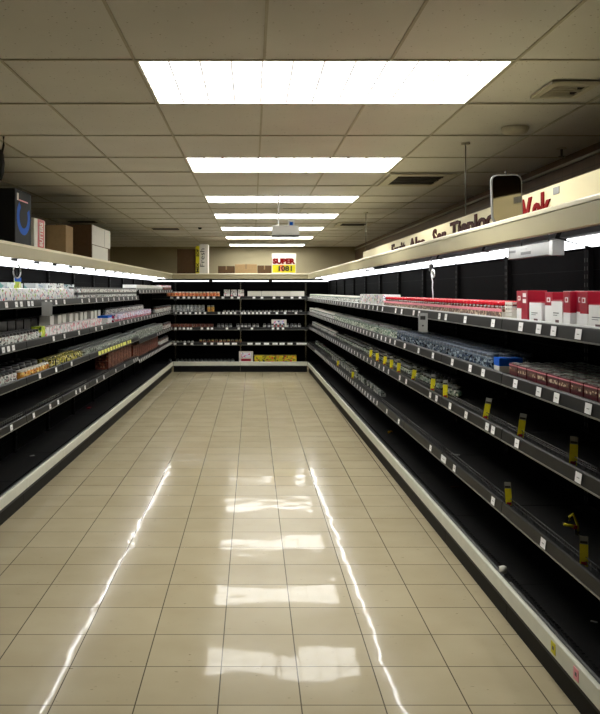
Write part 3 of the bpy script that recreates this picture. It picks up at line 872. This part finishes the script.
row('green_grey_jar', proto('ggj', jar('glass', 'glab', 'lidg', .036, .095, 10)), 'R', 1, T('R', 397, .04), T('R', 335, .04), .084, 'pale green grey jar on the right second shelf, beyond the blue grey jars', 'jar', 'green grey jars on the right second shelf', v=.05, nrow=2, rowstep=.09, skip=.06, jit=.006)
row('white_lidded_jar', proto('wj', None), 'R', 1, T('R', 334, .04), 16.0, .082, 'small pale jar with a white lid in the far corner of the right second shelf', 'jar', 'white lidded jars on the right second shelf', v=.05, nrow=2, rowstep=.1)
# ---- right third shelf
row('clear_jar', proto('cj', jar('dglass', 'glab', 'lidg', .033, .070, 10)), 'R', 2, T('R', 408, .05), T('R', 334, .05), .082, 'small clear jar with a grey lid on the right third shelf', 'jar', 'clear jars on the right third shelf', v=.105, nrow=2, rowstep=.1, skip=.12, jit=.006)
row('white_lidded_jar', proto('wj', None), 'R', 2, T('R', 333, .05), 16.0, .085, 'small pale jar with a white lid in the far corner of the right third shelf', 'jar', 'white lidded jars on the right third shelf', v=.105, nrow=1)
row('clear_jar', proto('cj', None), 'R', 2, T('R', 455, .09), T('R', 412, .09), .105, 'small clear jar with a grey lid scattered among the yellow flags', 'jar', 'scattered clear jars by the yellow flags', v=.11, nrow=1, skip=.22, jit=.010)
row('grey_can', proto('gcn', jar('dark', 'dark', 'lidd', .042, .06, 14)), 'R', 2, T('R', 458, .26), T('R', 428, .26), .10, 'low dark grey can at the back of the right third shelf', 'can', 'dark cans at the back of the right third shelf', v=.262, nrow=1, jit=.003)
# ---- right fourth shelf
row('clear_packet', proto('cpk', pouch(.085,.05,.06,'greyp')), 'R', 3, T('R', 378, .06), T('R', 330, .06), .12, 'small grey packet leaning behind the white tags of the right fourth shelf', 'packet', 'grey packets on the right fourth shelf', v=.08, skip=.15, jit=.015)
row('clear_jar', proto('cj', None), 'R', 3, T('R', 350, .06), 15.9, .11, 'small clear jar with a grey lid at the far end of the right fourth shelf', 'jar', 'clear jars on the right fourth shelf', v=.16, skip=.3)

# ---- left top shelf
PW = .24
row('white_pouch', proto('wp', pouch(.225,.09,.105,'pouch')), 'L', 0, T('L', -8, .03), T('L', 75.5, .03), .235, 'white printed pouch standing in the front row of the left top shelf', 'pouch', 'white pouches on the left top shelf', v=.03)
TB = [proto('t0', carton(.19,.10,.150,'wlab','pouchb',.4)), proto('t1', carton(.09,.10,.150,'pouchb')), proto('t2', carton(.15,.10,.155,'pouchb','wlab',.6)), proto('t3', carton(.12,.10,.145,'ygpack','pouchb',.5))]
for px, k, lab in ((11,0,'tall white box behind the front pouches, left of the ring'), (20.5,3,'tall green and yellow box under the hanging ring on the left'),
                   (37,1,'tall white bundle with rounded shapes behind the pouches on the left'), (47,1,'narrow tall white box, fourth behind the left pouches'), (54,2,'tall pale aqua box behind the left pouches'),
                   (62,2,'tall white box, broadest behind the left pouches'), (73,1,'last tall white box before the small white jars')):
    one('tall_white_box', TB[k], 'L', 0, T('L', px, .16), .16, lab, 'box', 'tall white boxes on the left top shelf')
row('small_white_jar', proto('swj', jar('grey', 'wlab', 'dgrey', .033, .062, 10)), 'L', 0, T('L', 81, .03), TL5-.01, .078, 'small white jar with dark lid, stacked two high on the left top shelf', 'jar', 'stacked white jars on the left top shelf', v=.052, nrow=2, rowstep=.08, tiers=2, dz=.0625, jit=0)
row('long_grey_box', proto('lgb', carton(.36,.2,.085,'greyp','white',.45)), 'L', 0, TL5+.02, 14.7, .38, 'long pale grey box high on the left shelf near the corner', 'box', 'long grey boxes on the left near the corner', v=.03)
row('red_white_jar', proto('rwj', jar('pinkw', 'brownp', 'pinkw', .036, .10, 10)), 'L', 0, 14.85, 16.0, .082, 'red and white jar at the corner end of the left top shelf', 'jar', 'red and white jars in the left corner', v=.05, nrow=2, rowstep=.09)
# ---- left second shelf
row('dark_lidded_jar', proto('dlj', jar('wlab', 'wlab', 'lidd', .036, .085, 12)), 'L', 1, 5.1, T('L', 38, .04), .083, 'white labelled jar with a dark lid at the near end of the left second shelf', 'jar', 'dark lidded jars on the left second shelf', v=.05, nrow=2, rowstep=.09)
row('dark_cube_box', proto('dcb', carton(.19,.12,.15,'dark')), 'L', 1, 4.9, T('L', 52, .28), .22, 'dark grey box at the back of the left second shelf', 'box', 'dark boxes at the back of the left second shelf', v=.26)
one('green_pack', proto('gp', carton(.12,.08,.10,'ygpack')), 'L', 1, T('L', 42.5, .04), .035, 'yellow green pack beside the short white and pink boxes on the left', 'pack')
row('short_white_box', proto('swb', carton(.115,.09,.085,'pinkw')), 'L', 1, T('L', 45.5, .03), T('L', 104, .03), .125, 'short white and pink box in the front row of the left second shelf', 'box', 'short white and pink boxes on the left', v=.03)
row('tall_narrow_box', proto('tnb', carton(.13,.10,.165,'white','offw',.5)), 'L', 1, T('L', 50, .14), T('L', 104, .14), .24, 'tall narrow white box behind the short pink boxes on the left', 'box', 'tall narrow white boxes on the left', v=.14, jit=.02)
one('blue_topped_box', proto('btb', carton(.26,.12,.10,'pinkw','blue',.75)), 'L', 1, T('L', 109.8, .03), .03, 'white box with a blue top on the left second shelf', 'box')
row('magenta_carton', proto('mgc', carton(.185,.14,.10,'mag','magw',.4)), 'L', 1, T('L', 115, .03), T('L', 151.5, .03), .19, 'white and magenta carton on the left second shelf', 'carton', 'magenta cartons on the left', v=.03)
row('dark_lidded_jar', proto('dlj', None), 'L', 1, 10.2, 13.4, .09, 'dark lidded jar standing behind the white and magenta cartons', 'jar', 'jars behind the magenta cartons', v=.22, zoff=0, tiers=2, dz=.0855, skip=0, jit=0)
row('brown_jar', proto('brj', jar('brownp', 'wlab', 'lidd', .036, .12, 10)), 'L', 1, 13.7, 16.0, .10, 'dark brown jar at the corner end of the left second shelf', 'jar', 'brown jars in the left corner, second shelf', v=.055, nrow=1)
# ---- left third shelf
row('dark_lidded_jar', proto('dlj', None), 'L', 2, 5.0, T('L', 18, .04), .083, 'white labelled jar with a dark lid at the near end of the left third shelf', 'jar', 'dark lidded jars on the left third shelf', v=.05, nrow=1)
row('dark_tub', proto('dtb', jar('dark', 'dark', 'lidd', .062, .085, 16)), 'L', 2, 4.9, T('L', 30, .25), .17, 'wide dark tub at the back of the left third shelf', 'tub', 'dark tubs at the back of the left third shelf', v=.20, nrow=2, rowstep=.14)
row('amber_jar', proto('amj', jar('olab', 'olab', 'offw', .034, .065, 10)), 'L', 2, T('L', 19, .04), T('L', 48, .04), .078, 'small amber jar with a pale lid on the left third shelf', 'jar', 'amber jars on the left third shelf', v=.045, nrow=1)
row('yellow_black_jar', proto('ybj', jar('ylab', 'ylab', 'ylab', .033, .072, 10)), 'L', 2, T('L', 50.5, .04), T('L', 81, .04), .076, 'small yellow and black jar on the left third shelf', 'jar', 'yellow and black jars on the left third shelf', v=.045, nrow=2, rowstep=.085)
row('grey_tub', proto('gtb', jar('greyp', 'greyp', 'lidg', .042, .07, 12)), 'L', 2, T('L', 82, .04), TL5-.01, .092, 'low grey tub on the left third shelf above the pale yellow tags', 'tub', 'grey tubs on the left third shelf', v=.055, nrow=3, rowstep=.1)
row('grey_tub', proto('gtb', None), 'L', 2, TL5+.01, 14.6, .092, 'low grey tub stacked on the left third shelf toward the corner', 'tub', 'grey tub stacks toward the left corner', v=.055, nrow=2, rowstep=.1, tiers=2, dz=.0705, jit=0)
row('brown_jar', proto('brj', None), 'L', 2, 14.8, 16.0, .10, 'dark brown jar at the corner end of the left third shelf', 'jar', 'brown jars in the left corner, third shelf', v=.055)
# ---- left fourth shelf
row('red_brown_carton', proto('rbc', carton(.20,.16,.10,'brownp')), 'L', 3, T('L', 110, .06), TL5-.01, .215, 'red brown carton stacked on the left fourth shelf', 'carton', 'red brown cartons on the left fourth shelf', v=.08, tiers=2, dz=.1012, jit=0)
row('red_brown_carton', proto('rbc', None), 'L', 3, TL5+.01, 14.5, .215, 'red brown carton stacked on the left fourth shelf toward the corner', 'carton', 'red brown cartons toward the left corner', v=.08, tiers=2, dz=.1012, jit=0)
row('brown_jar', proto('brj', None), 'L', 3, 14.6, 16.0, .10, 'dark brown jar at the corner end of the left fourth shelf', 'jar', 'brown jars in the left corner, fourth shelf', v=.105)

# ---- back shelves
row('orange_jar', proto('orj', jar('orange', 'orange', 'offw', .032, .105, 10)), 'B', 0, Bx(167), Bx(220), .070, 'small orange jar with a pale lid on the back top shelf', 'jar', 'orange jars on the back top shelf', v=.045, nrow=2, rowstep=.09, jit=.001)
for px, lab in ((227, 'pink and white box beside the orange jars'), (234, 'middle one of the three pink and white boxes'), (241, 'pink and white box beside the long white boxes')):
    one('pink_white_box', proto('pwb', carton(.115,.12,.145,'pinkw','wlab',.5)), 'B', 0, Bx(px), .03, lab+' on the back top shelf', 'box', 'pink and white boxes on the back top shelf')
row('long_white_box', proto('lwb', carton(.275,.2,.115,'offw')), 'B', 0, Bx(247.5), Bx(305), .282, 'long white box on the back top shelf', 'box', 'long white boxes on the back top shelf', v=.03, jit=0)
row('grey_can', proto('gc2', jar('gcan', 'gcan', 'lidg', .032, .145, 12)), 'B', 1, Bx(168), Bx(207), .073, 'tall grey can on the back second shelf', 'can', 'tall grey cans on the back second shelf', v=.045, nrow=2, rowstep=.09, jit=.001)
row('yellow_can', proto('yc2', jar('ycan', 'olab', 'lidg', .032, .14, 12)), 'B', 1, Bx(207.2), Bx(217.5), .073, 'yellow can at the end of the grey cans on the back second shelf', 'can', 'yellow cans on the back second shelf', v=.045, jit=.001)
row('small_dark_jar', proto('sdj', jar('dark', 'wlab', 'dgrey', .027, .048, 10)), 'B', 1, Bx(223), Bx(304), .075, 'tiny dark jar spaced along the back second shelf', 'jar', 'tiny dark jars on the back second shelf', v=.05, jit=.004, skip=.05)
row('red_brown_packet', proto('rbp', carton(.075,.1,.075,'brownp')), 'B', 2, Bx(168), Bx(215), .082, 'small red brown packet on the back third shelf', 'packet', 'red brown packets on the back third shelf', v=.04)
row('labelled_dark_jar', proto('ldj', jar('dark', 'gcan', 'lidd', .030, .085, 10)), 'B', 2, Bx(217), Bx(304), .076, 'dark jar with a grey label on the back third shelf', 'jar', 'labelled dark jars on the back third shelf', v=.05, jit=.006, skip=.12)
row('small_dark_jar', proto('sdj', None), 'B', 3, Bx(168), Bx(196), .075, 'tiny dark jar on the back fourth shelf', 'jar', 'tiny dark jars on the back fourth shelf', v=.05)
row('mixed_jar', proto('mxj', jar('ylab', 'brownp', 'lidd', .030, .075, 10)), 'B', 3, Bx(199), Bx(243), .078, 'small brown and yellow jar on the back fourth shelf', 'jar', 'brown and yellow jars on the back fourth shelf', v=.05, jit=.005)
row('dark_can', proto('dcn', jar('dark', 'greyp', 'lidd', .032, .07, 10)), 'B', 4, Bx(168), Bx(237), .078, 'small dark can on the back base shelf', 'can', 'dark cans on the back base shelf', v=.118)
row('yellow_box', proto('ybx', carton(.41,.2,.07,'ybox')), 'B', 4, Bx(254), Bx(317), .425, 'yellow printed box, stacked two high at the foot of the back shelving', 'box', 'yellow boxes at the foot of the back shelving', v=.09, tiers=2, dz=.0715, jit=0)
def card_sign(px0, px1, z0, z1, v, label):
    x0, x1 = Bx(px0, v), Bx(px1, v); w = (x1-x0)/2; h = z1-z0
    r = tag(empty('picture_card', ((x0+x1)/2, BY+v, z0)), label, 'sign')
    MB().box(-w, w, 0, .008, 0, h, 'offw', .001).obj('card', r)
    MB().box(-w*.7, w*.7, -.001, 0, h*.45, h*.88, 'magw').box(-w*.7, w*.7, -.001, 0, h*.12, h*.35, 'crim').obj('print', r)
card_sign(239, 253, .178, .40, .10, 'white and crimson picture card standing at the foot of the back shelving')
card_sign(271.5, 286.5, .8712, 1.035, .035, 'small white and red card standing on the third back shelf')

# ------------------------------------------------------------------ hanging bits
def hang_slip(run, px, ztop, zbot, w, label):
    t = T(run, px)
    b = MB(); n = 6
    for i in range(n):
        z0_ = -(ztop-zbot)*i/n; z1_ = -(ztop-zbot)*(i+1)/n; y0_ = -.014-.003*math.sin(i/n*PI); y1_ = -.014-.003*math.sin((i+1)/n*PI)
        b.prism([(y0_, z0_), (y1_, z1_), (y1_+.0015, z1_), (y0_+.0015, z0_)], -w/2, w/2, 'grey')
    o = b.obj('hanging_slip', None, P(run, t, -.045, ztop), ROT[run]); o.rotation_euler.z += 1.0 if run == 'R' else -1.1
    tag(o, label, 'paper slip')
    return o
o = hang_slip('R', 430.5, 1.452, 1.322, .065, 'light grey slip hanging from the right top shelf below the ring')
MB().box(-.018, .018, -.0195, -.0175, -.045, -.02, 'ink').box(-.006, .006, -.0195, -.0175, -.09, -.08, 'ink').obj('print', o)
hang_slip('L', 41, 1.515, 1.40, .085, 'pale grey slip hanging from the left top shelf below the white pouches')
# ring and cord on the right
def Wp(px, py, X): 
    Z = X*F/(px-CX); return Vector((X, Z, H+(CY-py)*Z/F))
p = Wp(433, 273.5, XR(6)+.10)
r = tag(empty('hanging_ring', p), 'white plastic ring with a cord hanging under the right canopy lamp', 'hanger')
rg = MB(); rg.tube([(0.004*math.cos(a)*0, .045*math.cos(a), .027*math.sin(a)) for a in [i*2*PI/20 for i in range(21)]], .006, 'white'); rg.obj('ring', r)
MB().box(-.012, .012, .035, .085, .018, .068, 'ink', .003).tube([(0,.06,.065),(0,.06,.125)], .004, 'ink').obj('clip', r)
MB().tube([(0,.05,.0),(0,.04,-.03),(0,.01,-.06),(0,.02,-.10),(0,.0,-.15),(0,.0,-.175)], .004, 'white').obj('cord', r)
# labelled box below the right lamps
ta, tb = T('R', 508, .14), T('R', 553, .14)
r = tag(empty('ballast_box', P('R', (ta+tb)/2, .14, H+.165), AR), 'grey rectangular box with printed labels under the right canopy lamps', 'box')
w = (ta-tb)/2
MB().box(-w, w-.04, 0, .05, 0, .062, 'lidd2', .004).obj('housing', r)
MB().box(w-.04, w, -.003, .053, -.004, .066, 'grey', .004).obj('end_cap', r)
MB().box(-w+.02, -w+.12, -.001, 0, .032, .044, 'ink').box(-w+.20, -w+.34, -.001, 0, .016, .030, 'ink').box(-w+.2, -w+.28, -.001, 0, .040, .048, 'dgrey').obj('label_print', r)
MB().tube([(-w*.6,.03,.06),(-w*.6,.03,.139)], .004, 'wire').tube([(w*.6,.03,.06),(w*.6,.03,.139)], .004, 'wire').obj('bracket', r)
# ring on the left
t = T('L', 17, .06)
r = tag(empty('hanging_ring', P('L', t, .06, H+.145), AL), 'white wire ring above the green and yellow box on the left', 'hanger')
rg = MB(); rg.tube([(.09*math.cos(a), 0, .05*math.sin(a)) for a in [i*2*PI/20 for i in range(21)]], .006, 'grey'); rg.obj('ring', r)
MB().box(-.06, .10, 0, .004, -.125, -.045, 'ygpack').box(-.06, .10, -.001, 0, -.075, -.045, 'blue').obj('tag_card', r)['label'] = 'green, yellow and blue card'

# ------------------------------------------------------------------ litter on the empty shelves
def litter(name, px, py, zsurf, mb, label, cat):
    Z = (H-zsurf)*F/(py-CY); X = (px-CX)*Z/F
    o = mb.obj(name, None, (X, Z, zsurf), random.uniform(0, 3)); tag(o, label, cat); return o
zs = .175
r = tag(empty('yellow_ribbon', ((572-CX)*3.27/F, 3.27, .561)), 'yellow plastic ribbon and stick with a red joint lying on the right fourth shelf', 'ribbon')
Z = (H-.561)*F/(535-CY); X = (572-CX)*Z/F; r.location = (X, Z, .561)
MB().tube([(-.035,0,.045),(-.005,0,.04),(.012,0,.035)], .0065, 'yellow').obj('stick', r)
MB().tube([(-.01,.0,.062),(-.012,0,.078),(.004,0,.09),(.014,0,.07),(.024,0,.045),(.026,0,.02),(.024,0,.004)], .006, 'yellow').obj('ribbon', r)
MB().box(.005,.022,-.006,.006,.026,.042,'crim',.003).box(.010,.018,-.004,.004,.0,.026,'dgrey').obj('joint', r)['label'] = 'dark red joint'
litter('paper_scrap', 455, 487, zs, MB().box(-.03,.03,-.015,.015,0,.004,'brownp'), 'flat brown scrap on the right base shelf', 'scrap')
litter('yellow_scrap', 391, 433, zs, MB().tube([(-.04,-.02,.008),(0,.0,.02),(.03,.03,.008)], .008, 'ycan').tube([(-.02,.03,.008),(0,0,.02)], .006, 'ycan'), 'crumpled yellow scrap on the right base shelf', 'scrap')
litter('grey_plug', 503, 573, .197, MB().lathe([(.012,0),(.02,.008),(.018,.03),(.01,.035)], 12, 'offw'), 'small grey plug on the front grille of the right base shelf', 'plug')
litter('white_scrap', 594, 622, zs, MB().box(-.014,.014,-.004,.004,0,.004,'tag'), 'tiny white scrap on the right base shelf at the picture edge', 'scrap')
litter('red_scrap', 89, 408, zs, MB().box(-.04,.04,-.02,.02,0,.006,'crim'), 'small red scrap on the left base shelf', 'scrap')
litter('white_scrap', 32, 456, zs, MB().box(-.02,.02,-.01,.01,0,.005,'grey'), 'pale scrap on the left base shelf', 'scrap')
litter('clear_scrap', 455, 455, .562, MB().box(-.03,.03,-.006,.006,0,.006,'grey'), 'grey sliver on the right fourth shelf', 'scrap')
# stickers on the right bumper
for px, m, lab in ((556, 'yellow', 'yellow round edged sticker on the bumper'), (579, 'pink', 'pink sticker on the bumper')):
    t = T('R', px); b = find_bay('R', t)
    o = MB().box(-.022,.022,-.0125,-.0095,.140,.185,m).box(-.008,.008,-.013,-.012,.155,.17,'dgrey').obj('sticker', b['root'], (local_x('R', b, t),0,0)); o['label'] = lab

# ------------------------------------------------------------------ world, camera
w = bpy.data.worlds.new('world'); S.world = w; w.use_nodes = True
w.node_tree.nodes['Background'].inputs[0].default_value = (.02,.019,.017,1)
w.node_tree.nodes['Background'].inputs[1].default_value = 1
cd = bpy.data.cameras.new('camera'); co = bpy.data.objects.new('camera', cd); COL.objects.link(co)
co.location = (0, 0, H); co.rotation_euler = (PI/2, 0, 0)
cd.sensor_fit = 'AUTO'; cd.sensor_width = 36; cd.lens = F/714*36
cd.shift_x = (300-CX)/714; cd.shift_y = -(357-CY)/714
cd.clip_start = .05
S.camera = co
S.view_settings.view_transform = 'Standard'; S.view_settings.look = 'None'
S.view_settings.exposure = 0; S.view_settings.gamma = 1; S.view_settings.use_curve_mapping = False
print('objects', len(bpy.data.objects))
